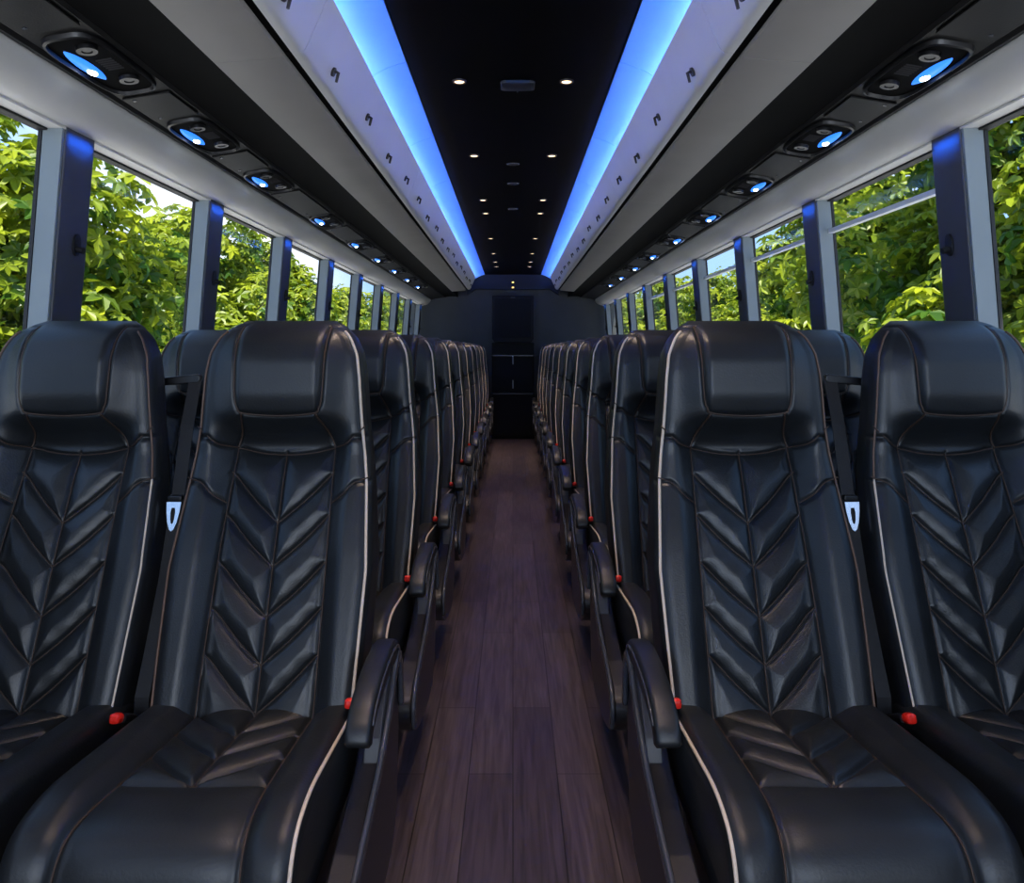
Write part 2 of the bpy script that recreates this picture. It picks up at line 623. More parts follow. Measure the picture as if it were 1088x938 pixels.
        if s > 0 and 4 <= i <= 8:
            za = 1.672
            xa = px(za) + 0.04
            MB().prism_y([(xa - cx, za - cz), (xa + 0.02 - cx, za - cz), (xa + 0.02 - cx, za + 0.017 - cz), (xa - cx, za + 0.017 - cz)], ya - cy, yb - cy).build('pane_bar', M['pale_bar'], e, smooth=False)  # thin pale bar running along the pane

# front end: bulkhead with the windscreen opening (behind the viewer)
b = MB()
b.box(-1.44, 1.44, Y0 - 0.06, Y0, -0.05, 0.75)
b.box(-1.44, 1.44, Y0 - 0.06, Y0, 2.12, 2.36)
b.box(-1.44, -1.25, Y0 - 0.06, Y0, 0.75, 2.12)
b.box(1.25, 1.44, Y0 - 0.06, Y0, 0.75, 2.12)
struct('wall_front', b, M['wall'], 'front bulkhead around the windscreen', 'wall', smooth=False)

# ------------------------------------------------------------------ rear bulkhead
b = MB()
b.box(-1.44, 1.44, Y1, Y1 + 0.06, -0.05, 2.36)
struct('wall_back', b, M['rear'], 'dark grey rear bulkhead closing off the end of the aisle', 'wall', smooth=False)
# upper cover above the aisle that catches the blue glow
b = MB()
b.prism_y([(-0.62, 1.95), (-0.50, 2.03), (-0.30, 2.02), (0.30, 2.02), (0.50, 2.03), (0.62, 1.95), (0.62, 2.24), (-0.62, 2.24)], Y1 - 0.12, Y1 - 0.001)
trim(b, mat('rear_cover_blue_black', (0.010, 0.014, 0.030), 0.6, spec=0.3), 'dark cover panel over the rear bulkhead between the luggage bins', 'panel', smooth=False)
for s in (-1, 1):
    e = empty('indicator_lamp', (0.0, Y1 - 0.125, 2.115 if s < 0 else 2.045), 'small amber lamp on the rear cover, %s of the two' % ('upper' if s < 0 else 'lower'), 'lamp', 'amber lamps on the rear cover')
    MB().box(-0.022, 0.022, -0.008, 0.003, -0.012, 0.012).build('housing', M['plastic'], e, smooth=False, bevel=0.002)
    MB().box(-0.012, 0.012, -0.012, -0.0081, -0.007, 0.007).build('lens', M['amber'], e, smooth=False)

e = empty('rear_cabinet', (0, Y1 - 0.1, 0.0), 'black rear cabinet with two silver edge strips at the end of the aisle', 'cabinet')
MB().box(-0.285, 0.285, 0.0, 0.098, 0.0, 1.30).build('body', M['reardark'], e, smooth=False)
MB().box(-0.272, 0.272, -0.022, -0.001, 0.63, 1.115).build('door', M['reardark'], e, smooth=False, bevel=0.004)
MB().box(-0.272, 0.272, -0.022, -0.001, 0.04, 0.60).build('lower_door', M['reardark'], e, smooth=False, bevel=0.004)
for zz in (1.12, 0.605):
    MB().box(-0.275, 0.275, -0.026, -0.001, zz, zz + 0.014).build('edge_strip', M['rim'], e, smooth=False, bevel=0.002)
for zz in (1.065, 0.74):
    b = MB().tube([(0, -0.023, zz - 0.05), (0, -0.045, zz - 0.04), (0, -0.045, zz + 0.04), (0, -0.023, zz + 0.05)], 0.008, 8)
    b.build('handle', M['handle'], e)
e = empty('monitor_panel', (0, Y1 - 0.2, 1.30), 'black rectangular panel hung high on the rear bulkhead above the cabinet', 'panel')
MB().prism_y([(-0.28, 0.05), (-0.24, 0.0), (0.24, 0.0), (0.28, 0.05), (0.28, 0.63), (-0.28, 0.63)], 0.0, 0.19).build('frame', M['reardark'], e, smooth=False, bevel=0.006)
MB().box(-0.245, 0.245, -0.006, -0.0005, 0.07, 0.59).build('screen', mat('screen_black', (0.003, 0.003, 0.004), 0.6, spec=0.2), e, smooth=False, bevel=0.003)
MB().box(-0.03, 0.03, -0.008, -0.0005, 0.60, 0.612).build('badge', M['marker'], e, smooth=False)

# ------------------------------------------------------------------ overhead luggage bins and light coves
BIN_Y = [Y0 + 0.02, 0.1, 1.95, 3.85, 5.75, 7.65, 9.55]
COVE_Y = [Y0 + 0.02, -0.2, 0.8, 1.78, 2.74, 3.70, 4.64, 5.56, 6.55, 7.55, 8.55, 9.55, 10.45]
for s in (-1, 1):
    sd = SIDE[s]
    for i in range(len(BIN_Y) - 1):
        y0, y1 = BIN_Y[i] + 0.0015, BIN_Y[i + 1] - 0.0015
        e = empty('luggage_bin', (s * 0.6, y0, 1.92), '%s overhead bin from the front above the %s seats, pale front and grey underside' % (nth(i, 1), sd), 'luggage bin', 'overhead luggage bins on the %s' % sd)
        ln = y1 - y0

        def X(pr):
            return [(s * x - s * 0.6, z - 1.92) for x, z in pr]
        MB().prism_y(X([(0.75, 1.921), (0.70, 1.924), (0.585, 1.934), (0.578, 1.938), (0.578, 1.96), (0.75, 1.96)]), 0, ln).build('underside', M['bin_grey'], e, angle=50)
        MB().prism_y(X([(0.577, 1.95), (0.557, 1.95), (0.557, 1.99), (0.577, 1.99)]), 0, ln).build('shadow_gap', M['recess'], e, smooth=False)
        door = MB().prism_y(X([(0.556, 1.947), (0.540, 1.9445), (0.530, 1.947), (0.524, 1.953), (0.517, 1.965), (0.497, 2.01), (0.478, 2.055), (0.463, 2.095), (0.461, 2.101), (0.464, 2.104), (0.472, 2.104), (0.535, 1.975), (0.556, 1.975)]), 0, ln).build('door', M['bin_white'], e, angle=50)
        MB().prism_y(X([(0.60, 1.962), (0.565, 2.0), (0.498, 2.045), (0.492, 2.058), (0.535, 2.058), (0.548, 2.075), (0.552, 2.122), (0.80, 2.14), (1.0, 2.14), (1.1, 2.02), (0.74, 2.0), (0.74, 1.962)]), 0, ln).build('body', M['recess'], e, smooth=False)
        nl = 4 if i else 2
        for k in range(nl):
            yy = ln * (k + 0.5) / nl
            up = (k + i) % 2
            z = 2.0 if up else 1.985
            x = 0.497 + (2.01 - z) * 0.444 + 0.0
            b = MB()
            lx = s * (x - 0.004) - s * 0.6
            b.disc((lx + s * 0.004, yy, z - 1.92), (-s, 0, -0.42), 0.013, 0.006, 14)
            b.tube([(lx - s * 0.002, yy, z - 1.92), (lx - s * 0.012, yy, z - 1.92 - 0.004), (lx - s * 0.006, yy, z - 1.92 - 0.030)], [0.006, 0.005, 0.004], 8)
            b.build('latch', M['latch'], door)
        MB().prism_y(X([(0.500, 2.0585), (0.524, 2.0585), (0.524, 2.063), (0.500, 2.063)]), 0.005, ln - 0.005).build('led_strip', M['led'], e, smooth=False)
    for i in range(len(COVE_Y) - 1):
        y0, y1 = COVE_Y[i] + 0.002, COVE_Y[i + 1] - 0.002
        pr = []
        A, B, C = Vector((0.548, 2.123)), Vector((0.478, 2.195)), Vector((0.3765, 2.2155))
        for k in range(11):
            t = k / 10
            p = A * (1 - t) ** 2 + B * 2 * t * (1 - t) + C * t * t
            pr.append((s * p.x, p.y))
        back = [(x + s * 0.006, z + 0.012) for x, z in pr[::-1]]
        o = MB().prism_y(pr + back, y0, y1).build('cove_panel', M['cove'], None, angle=60)
        tag(o, '%s blue-lit curved light panel from the front between ceiling and %s bins' % (nth(i, 3), sd), 'light panel', 'blue light panels on the %s' % sd)

# ------------------------------------------------------------------ ceiling downlights and fittings
DL = [-0.2, 0.9, 1.9, 2.94, 4.06, 5.26, 5.77, 7.07, 8.17, 8.95, 9.45]
# labels count the lamps that the view shows, from the fourth on
for s in (-1, 1):
    for i, d in enumerate(DL):
        e = empty('ceiling_downlight', (s * 0.203, d, 2.22), ('%s visible warm white downlight from the front in the %s row of the black ceiling' % (ORD[i - 3], SIDE[s])) if i > 2 else ('%s warm white downlight over the front door area in the %s row' % (ORD[i], SIDE[s])), 'downlight', 'ceiling downlights')
        MB().ring((0, 0, -0.0005), (0, 0, -1), 0.019, 0.027, 0.006).build('bezel', M['latch'], e)
        MB().disc((0, 0, -0.0005), (0, 0, -1), 0.0185, 0.004).build('lens', M['lens_warm'], e)
        l = bpy.data.lights.new('downlight_beam', 'SPOT')
        l.energy = SPOT
        l.color = (1.0, 0.74, 0.55)
        l.spot_size = math.radians(72)
        l.spot_blend = 1.0
        l.shadow_soft_size = 0.02
        lo = bpy.data.objects.new('downlight_beam', l)
        COL.objects.link(lo)
        lo.location = (s * 0.203, d, 2.205)

e = empty('ceiling_camera', (0.018, 2.97, 2.22), 'small rounded black device with glossy glass face on the ceiling between the first downlights', 'ceiling device')
b = MB().sweep([(0, -0.045, -0.008), (0, -0.04, -0.008), (0, 0.04, -0.008), (0, 0.045, -0.008)], None, [0.050, 0.065, 0.065, 0.050], [0.006, 0.008, 0.008, 0.006], seg=20)
b.build('housing', M['marker'], e)
MB().box(-0.045, 0.045, -0.050, -0.0455, -0.014, -0.003).build('lens', mat('device_lens', (0.03, 0.05, 0.10), 0.15), e, smooth=False, bevel=0.002)
MB().tube([(0, 0.05, -0.001), (0, 0.085, -0.004), (0, 0.09, -0.001)], 0.003, 6).build('cable', M['plastic'], e)
for i, d in enumerate((4.25, 4.75, 5.6)):
    e = empty('ceiling_vent', (0.0, d, 2.22), '%s small flush vent grille on the centre line of the black ceiling' % ORD[i], 'vent', 'ceiling vents')
    MB().ring((0, 0, -0.0005), (0, 0, -1), 0.03, 0.036, 0.004, rx=0.8).build('frame', M['marker'], e)
    b = MB()
    for k in range(5):
        b.box(-0.028 + abs(k - 2) * 0.006, 0.028 - abs(k - 2) * 0.006, -0.018 + k * 0.009 - 0.002, -0.018 + k * 0.009 + 0.002, -0.004, -0.0005)
    b.build('grille', M['marker'], e, smooth=False)

# ------------------------------------------------------------------ passenger service units under the bins
PSU = {-1: [1.20, 1.93, 2.57, 3.25, 4.25, 5.20, 6.05, 6.9, 7.75, 8.6], 1: [1.20, 1.97, 2.60, 3.35, 4.15, 5.00, 5.85, 6.7, 7.55, 8.4]}
for s in (-1, 1):
    sd = SIDE[s]
    proto = None
    for i, d in enumerate(PSU[s]):
        lab = '%s reading lamp console from the front in the %s service panel, glowing blue' % (nth(i, 1), sd)
        if proto:
            o = copy_tree(proto)
            o.location = (s * 1.018, d, 1.909)
            o['label'] = lab
            continue
        e = proto = empty('reading_lamp_console', (s * 1.018, d, 1.909), lab, 'reading lamp', 'reading lamp consoles on the %s' % sd)
        nrm = Vector((-s * 0.163, 0, -0.987))     # panel faces down and slightly to the aisle
        tx = Vector((s * 0.987, 0, -0.163))       # across the panel, towards the window

        def R(u, v, h):                            # u across to the window, v along the bus, h out of the panel
            return tuple(tx * u + Vector((0, v, 0)) + nrm * h)
        # bezel: rounded rectangular rim
        b = MB()
        n = 40
        vs = []
        for (k, hh) in ((1.0, 0.000), (0.97, 0.010), (0.90, 0.012), (0.86, 0.002)):
            for q in range(n):
                a = 2 * PI * q / n
                cu = math.copysign(abs(math.cos(a)) ** 0.5, math.cos(a)) * 0.070 * k
                cv = math.copysign(abs(math.sin(a)) ** 0.5, math.sin(a)) * 0.190 * (1 - (1 - k) * 0.5)
                vs.append(R(cu, cv, hh))
        fs = [(r * n + q, r * n + (q + 1) % n, (r + 1) * n + (q + 1) % n, (r + 1) * n + q) for r in range(3) for q in range(n)]
        if s > 0:
            fs = [f[::-1] for f in fs]
        b.add(vs, fs)
        b.build('bezel', M['plastic'], e)
        b = MB()
        vs = [R(math.copysign(abs(math.cos(2 * PI * q / n)) ** 0.5, math.cos(2 * PI * q / n)) * 0.061, math.copysign(abs(math.sin(2 * PI * q / n)) ** 0.5, math.sin(2 * PI * q / n)) * 0.178, 0.003) for q in range(n)]
        fs = [tuple(range(n))]
        b.add(vs, fs)
        b.build('face', M['recess'], e, smooth=False)
        # blue lens, lens-shaped, with a bright core
        for (nm, hw_, hl, h0, mm, u0, v0) in (('lens', 0.018, 0.095, 0.010, M['lens_blue'], 0.036, -0.015), ('bulb', 0.011, 0.026, 0.0145, M['lens_core'], 0.036, 0.012)):
            b = MB()
            n2 = 24
            vs, fs = [], []
            for hh, sc in ((0.003, 1.0), (h0 * 0.75, 0.8), (h0, 0.4)):
                for q in range(n2):
                    a = 2 * PI * q / n2
                    vs.append(R(u0 + math.sin(a) * abs(math.sin(a)) ** 0.4 * hw_ * sc, v0 + math.cos(a) * hl * sc, hh))
            for r in range(2):
                for q in range(n2):
                    fs.append((r * n2 + q, r * n2 + (q + 1) % n2, (r + 1) * n2 + (q + 1) % n2, (r + 1) * n2 + q))
            fs.append(tuple(2 * n2 + q for q in range(n2)))
            b.add(vs, fs)
            b.build(nm, mm, e)
        for v in (-0.11, 0.09):
            b = MB().ring(R(-0.018, v, 0.003), nrm, 0.012, 0.024, 0.010, 20)
            b.disc(R(-0.018, v, 0.003), nrm, 0.010, 0.008, 14)
            b.build('air_nozzle', M['plastic'], e)
        b = MB()
        for k in range(6):
            b.add([R(-0.04, -0.04 + k * 0.012, 0.0035), R(0.0, -0.04 + k * 0.012, 0.0035), R(0.0, -0.036 + k * 0.012, 0.006), R(-0.04, -0.036 + k * 0.012, 0.006)], [(0, 1, 2, 3)])
        b.build('speaker_grille', M['shroud'], e, smooth=False)
    # blank covers between the consoles
    for i in range(len(PSU[s]) - 1):
        d = (PSU[s][i] + PSU[s][i + 1]) / 2
        gap = PSU[s][i + 1] - PSU[s][i] - 0.40
        if gap < 0.12:
            continue
        e = empty('blank_cover', (s * 1.018, d, 1.909), 'charcoal blank cover behind the %s reading lamp console on the %s' % (nth(i, 1), sd), 'cover', 'blank covers on the %s' % sd)
        b = MB()
        g = gap / 2 - 0.02
        vs = [R0 for R0 in (
            Vector((s * -0.065, -g, 0.0105)), Vector((s * 0.065, -g, -0.0107)), Vector((s * 0.065, g, -0.0107)), Vector((s * -0.065, g, 0.0105)))]
        nrm = Vector((-s * 0.163, 0, -0.987))
        top = [v + nrm * 0.006 for v in vs]
        b.add(vs + top, [(0, 1, 2, 3), (7, 6, 5, 4), (0, 4, 5, 1), (1, 5, 6, 2), (2, 6, 7, 3), (3, 7, 4, 0)])
        b.build('plate', M['psu'], e, smooth=False, bevel=0.002)
        for v in (-g * 0.8, g * 0.8):
            MB().disc(tuple(Vector((s * 0.04, v, -0.0065)) + nrm * 0.006), nrm, 0.005, 0.002, 10).build('screw', M['rim'], e)


# ------------------------------------------------------------------ seats
def smooth_interp(xs, ys, n=1200, k=26):
    xs, ys = np.array(xs, float), np.array(ys, float)
    g = np.linspace(xs[0], xs[-1], n)
    y = np.interp(g, xs, ys)
    pad = np.concatenate([2 * y[0] - y[k:0:-1], y, 2 * y[-1] - y[-2:-k - 2:-1]])
    ker = np.hanning(2 * k + 1)
    ker /= ker.sum()
    y2 = np.convolve(pad, ker, 'valid')
    return lambda q: np.interp(q, g, y2)


Zs = [.40, .45, .55, .75, .90, .948, .968, 1.00, 1.05, 1.10, 1.18, 1.225, 1.255, 1.272]
y_front = smooth_interp(Zs, [.02, .04, .08, .165, .236, .264, .274, .258, .192, .183, .193, .218, .262, .315], k=34)
y_back = smooth_interp([.40, .55, .75, .95, 1.1, 1.2, 1.25, 1.272], [.14, .20, .260, .302, .310, .312, .314, .326], k=30)
h_w = smooth_interp([.40, .55, .715, .90, 1.025, 1.137, 1.19, 1.23, 1.258, 1.272], [.215, .222, .228, .214, .199, .191, .184, .166, .138, .108], k=20)
y_edge = smooth_interp([.40, .45, .55, .75, .90, .96, 1.02, 1.08, 1.15, 1.20, 1.24, 1.258, 1.272], [-.02, .0, .038, .120, .190, .208, .214, .216, .222, .236, .262, .286, .325], k=24)
bol = smooth_interp([.40, .50, .75, .86, .96, 1.02, 1.06, 1.10, 1.272], [.040, .044, .046, .042, .042, .036, .016, .004, .0], k=60)

CH = [.800, .710, .611, .520, .430]            # chevron apexes up the back panel


def curve_pts(pts, n=10):
    """Catmull-Rom through 2-D points"""
    P = [np.array(p, float) for p in pts]
    if len(P) == 2:
        return [P[0] + (P[1] - P[0]) * t for t in np.linspace(0, 1, n)]
    Q = [2 * P[0] - P[1]] + P + [2 * P[-1] - P[-2]]
    r = []
    for i in range(1, len(Q) - 2):
        for t in np.linspace(0, 1, n, endpoint=(i == len(Q) - 3)):
            a, b_, c, d = Q[i - 1:i + 3]
            r.append(0.5 * ((2 * b_) + (-a + c) * t + (2 * a - 5 * b_ + 4 * c - d) * t * t + (-a + 3 * b_ - 3 * c + d) * t ** 3))
    return r


BACK_SEAMS = []       # (points, group)
BACK_SEAMS.append((curve_pts([(0, .40), (0, .60), (0, .952)], 30), 'quilt'))
for q in (-1, 1):
    BACK_SEAMS.append((curve_pts([(q * .124, .40), (q * .122, .70), (q * .116, .964)], 30), 'panel'))
    for j, zc in enumerate(CH):
        BACK_SEAMS.append((curve_pts([(q * .121, zc + .112), (q * .062, zc + .052), (0, zc)], 10), 'quilt'))
    BACK_SEAMS.append((curve_pts([(q * .085, 1.055), (q * .103, 1.005), (q * .117, .966)], 10), 'head'))
    BACK_SEAMS.append((curve_pts([(q * .117, .966), (q * .150, .980), (q * .178, 1.005), (q * .196, 1.022)], 10), 'shoulder'))
    BACK_SEAMS.append((curve_pts([(q * .122, .845), (q * .150, .868), (q * .175, .893), (q * .210, .906)], 10), 'shoulder'))
BACK_SEAMS.append((curve_pts([(-.116, .964), (-.06, .952), (0, .948), (.06, .952), (.116, .964)], 10), 'panel'))
BACK_SEAMS.append((curve_pts([(-.106, 1.268), (-.104, 1.20), (-.101, 1.10), (-.094, 1.066), (-.080, 1.054), (0, 1.048), (.080, 1.054), (.094, 1.066), (.101, 1.10), (.104, 1.20), (.106, 1.268)], 12), 'head'))


def seg_dist(X, Z, polys):
    D = np.full(X.shape, 9.0)
    for pts in polys:
        P = np.array(pts)
        for a, b_ in zip(P[:-1], P[1:]):
            d = b_ - a
            l2 = (d ** 2).sum()
            if l2 < 1e-12:
                continue
            t = np.clip(((X - a[0]) * d[0] + (Z - a[1]) * d[1]) / l2, 0, 1)
            D = np.minimum(D, np.hypot(X - a[0] - t * d[0], Z - a[1] - t * d[1]))
    return D


def sstep(x, a, b_):
    t = np.clip((x - a) / (b_ - a), 0, 1)
    return t * t * (3 - 2 * t)


_all = [p for p, g in BACK_SEAMS]
_quilt = [p for p, g in BACK_SEAMS if g in ('quilt', 'panel')]
ER = 0.034


def back_y(X, Z, seam=True):
    """front surface of the backrest (smaller y = nearer the passenger)"""
    X, Z = np.asarray(X, float), np.asarray(Z, float)
    hw = h_w(Z)
    y = y_front(Z)
    head = sstep(Z, 1.0, 1.10)
    t = sstep(np.abs(X), .100 - .02 * head, .168)
    y = y * (1 - t) + y_edge(Z) * t
    y = y - head * .006 * (1 - sstep(np.abs(X), .085, .105))
    if seam:
        D = seg_dist(X, Z, _all)
        y = y + .0075 * np.exp(-(D / .0045) ** 2)
        inq = (1 - sstep(np.abs(X), .112, .124)) * (1 - sstep(Z, .94, .965))
        Dq = seg_dist(X, Z, _quilt)
        y = y - inq * .013 * (1 - np.exp(-(Dq / .020) ** 1.5))
        y = y - inq * .003 * np.sin(X * 90 + Z * 60) * np.sin(Z * 75 - X * 30) * .2
    return y


def make_back_grid():
    zs = np.concatenate([np.linspace(.40, 1.20, 236), 1.20 + .072 * np.sin(np.linspace(0, PI / 2, 34)[1:])])
    NF = 132
    us = np.linspace(-1, 1, NF)
    rows = []
    Xf = us[None, :] * (h_w(zs)[:, None] - ER)
    Zf = np.repeat(zs[:, None], NF, 1)
    Yf = back_y(Xf, Zf)
    NA, NS = 8, 4
    ringn = None
    V = []
    for i, z in enumerate(zs):
        hw = float(h_w(z))
        yb = float(y_back(z))
        ring = [(Xf[i, k], Yf[i, k], z) for k in range(NF)]
        yr, yl = Yf[i, -1], Yf[i, 0]

        def side(sg, ye):
            pts = []
            dep = min(ER * 1.15, max(0.004, (yb - ye) * 0.5))
            for k in range(1, NA + 1):
                a = k / NA * PI / 2
                pts.append((sg * (hw - ER + ER * math.sin(a)), ye + dep * (1 - math.cos(a)), z))
            y_a, y_b = ye + dep, max(yb - .02, ye + dep + 0.002)
            for k in range(1, NS + 1):
                pts.append((sg * hw, y_a + (y_b - y_a) * k / NS, z))
            pts.append((sg * (hw - .02), max(yb, y_b + 0.001), z))
            return pts
        ring += side(1, yr)
        for k in (0.4, -0.4):
            ring.append((k * hw, max(yb + .012, yr + .02), z))
        ring += side(-1, yl)[::-1]
        ringn = len(ring)
        V += ring
    Fc = []
    reg = []
    n = ringn
    for i in range(len(zs) - 1):
        for k in range(n):
            k2 = (k + 1) % n
            Fc.append((i * n + k, i * n + k2, (i + 1) * n + k2, (i + 1) * n + k))
            if k < NF - 1:
                x = (Xf[i, k] + Xf[i, k + 1]) / 2
                z = (zs[i] + zs[i + 1]) / 2
                lo = .948 + (abs(x) / .116) ** 2 * .016
                seam_z = lo if abs(x) < .117 else np.interp(abs(x), [.117, .150, .178, .20], [.966, .980, 1.005, 1.026])
                if z > seam_z:
                    reg.append('headrest')
                elif abs(x) < .122:
                    reg.append('quilted_panel')
                else:
                    reg.append('backrest')
            else:
                z = zs[i]
                reg.append('headrest' if z > 1.026 else 'backrest')
    top = tuple((len(zs) - 1) * n + k for k in range(n))
    Fc.append(top)
    reg.append('headrest')
    Fc.append(tuple(range(n - 1, -1, -1)))
    reg.append('backrest')
    return V, Fc, reg


def split_regions(V, Fc, reg):
    """one MB per region with its own vertices"""
    res = {}
    maps = {}
    for f, r in zip(Fc, reg):
        b = res.setdefault(r, MB())
        mp = maps.setdefault(r, {})
        idx = []
        for i in f:
            if i not in mp:
                mp[i] = len(b.v)
                b.v.append(tuple(float(c) for c in V[i]))
            idx.append(mp[i])
        b.f.append(tuple(idx))
    return res


def back_line(pts, lift=0.0015):
    P = np.array(pts)
    y = back_y(P[:, 0], P[:, 1]) - lift
    return [(P[k, 0], y[k], P[k, 1]) for k in range(len(P))]


# --- cushion
cp = [(.075, .418), (.05, .430), (-.03, .440), (-.16, .453), (-.30, .466), (-.37, .468), (-.42, .458), (-.450, .428), (-.464, .380), (-.460, .33), (-.445, .29)]
CPATH = np.array(curve_pts(cp, 16))
_ds = np.hypot(np.diff(CPATH[:, 0]), np.diff(CPATH[:, 1]))
CS = np.concatenate([[0], np.cumsum(_ds)])
CLEN = CS[-1]
S0 = float(np.interp(.285, -CPATH[:, 0][:120], CS[:120])) if len(CS) > 120 else .38


def cpos(sv):
    return np.interp(sv, CS, CPATH[:, 0]), np.interp(sv, CS, CPATH[:, 1])


def cnorm(sv):
    y1, z1 = cpos(np.clip(sv - .012, 0, CLEN))
    y2, z2 = cpos(np.clip(sv + .012, 0, CLEN))
    ty, tz = y2 - y1, z2 - z1
    l = np.hypot(ty, tz)
    return tz / l * -1 * -1, -ty / l       # pointing up / forward


CUSH_SEAMS = []
CUSH_SEAMS.append((curve_pts([(0, 0.0), (0, S0 * .5), (0, S0)], 20), 'quilt'))
CUSH_SEAMS.append((curve_pts([(-.127, S0), (0, S0 + .004), (.127, S0)], 10), 'panel'))
for q in (-1, 1):
    CUSH_SEAMS.append((curve_pts([(q * .122, 0), (q * .127, S0), (q * .137, S0 + .15), (q * .145, CLEN)], 20), 'panel'))
    for a in (S0, S0 - .105, S0 - .21):
        CUSH_SEAMS.append((curve_pts([(q * .126, max(a - .115, 0.0)), (q * .06, max(a - .05, 0)), (0, a)], 10), 'quilt'))
_call = [p for p, g in CUSH_SEAMS]
CHW = .222
CER = .03


def cush_h(X, Sv):
    aX = np.abs(X)
    h = .022 * sstep(aX, .118, .165) * (1 - .55 * sstep(Sv, S0 + .02, S0 + .2))
    h = h - .006 * (1 - sstep(aX, .0, .12)) * sstep(Sv, S0 + .3, CLEN) * 0
    D = seg_dist(X, Sv, _call)
    h = h - .008 * np.exp(-(D / .0048) ** 2)
    inq = (1 - sstep(aX, .117, .128)) * (1 - sstep(Sv, S0 - .006, S0 + .006))
    h = h + inq * .013 * (1 - np.exp(-(D / .020) ** 1.5))
    h = h + (1 - inq) * .008 * (1 - np.exp(-(D / .03) ** 1.5))
    return h


def cush_pt(X, Sv, lift=0.0):
    X, Sv = np.asarray(X, float), np.asarray(Sv, float)
    y, z = cpos(Sv)
    ny, nz_ = cnorm(Sv)
    h = cush_h(X, Sv) + lift
    return y + ny * h, z + nz_ * h


def make_cushion_grid():
    NSt, NF = 170, 120
    ss = np.linspace(0, CLEN, NSt)
    Xf = np.repeat(np.linspace(-1, 1, NF)[None, :] * (CHW - CER), NSt, 0)
    Sf = np.repeat(ss[:, None], NF, 1)
    Yf, Zf = cush_pt(Xf, Sf)
    ny, nz_ = cnorm(ss)
    V, Fc, reg = [], [], []
    NA = 7
    n = None
    for i in range(NSt):
        ring = [(Xf[i, k], Yf[i, k], Zf[i, k]) for k in range(NF)]
        by, bz = min(max(Yf[i, 0], -.42), .06), .335

        def side(sg, k0):
            y0, z0 = Yf[i, k0], Zf[i, k0]
            pts = []
            for k in range(1, NA + 1):
                a = k / NA * PI / 2
                dd = CER * (1 - math.cos(a))
                pts.append((sg * (CHW - CER + CER * math.sin(a)), y0 - ny[i] * dd, z0 - nz_[i] * dd))
            _, ly, lz = pts[-1]
            for k in (0.33, 0.66, 1.0):
                pts.append((sg * CHW, ly + (by - ly) * k, lz + (bz - lz) * k))
            return pts
        ring += side(1, NF - 1)
        ring += side(-1, 0)[::-1]
        n = len(ring)
        V += ring
    for i in range(NSt - 1):
        for k in range(n):
            k2 = (k + 1) % n
            # direction: s runs rear to front, so reverse the winding
            Fc.append((i * n + k, (i + 1) * n + k, (i + 1) * n + k2, i * n + k2))
            if k < NF - 1 and (Sf[i, k] + Sf[i + 1, k]) / 2 < S0 and abs(Xf[i, k] + Xf[i, k + 1]) / 2 < .1255:
                reg.append('quilted_seat_panel')
            else:
                reg.append('cushion')
    Fc.append(tuple(range(n)))
    reg.append('cushion')
    Fc.append(tuple((NSt - 1) * n + k for k in range(n - 1, -1, -1)))
    reg.append('cushion')
    return V, Fc, reg


BACK = make_back_grid()
CUSH = make_cushion_grid()


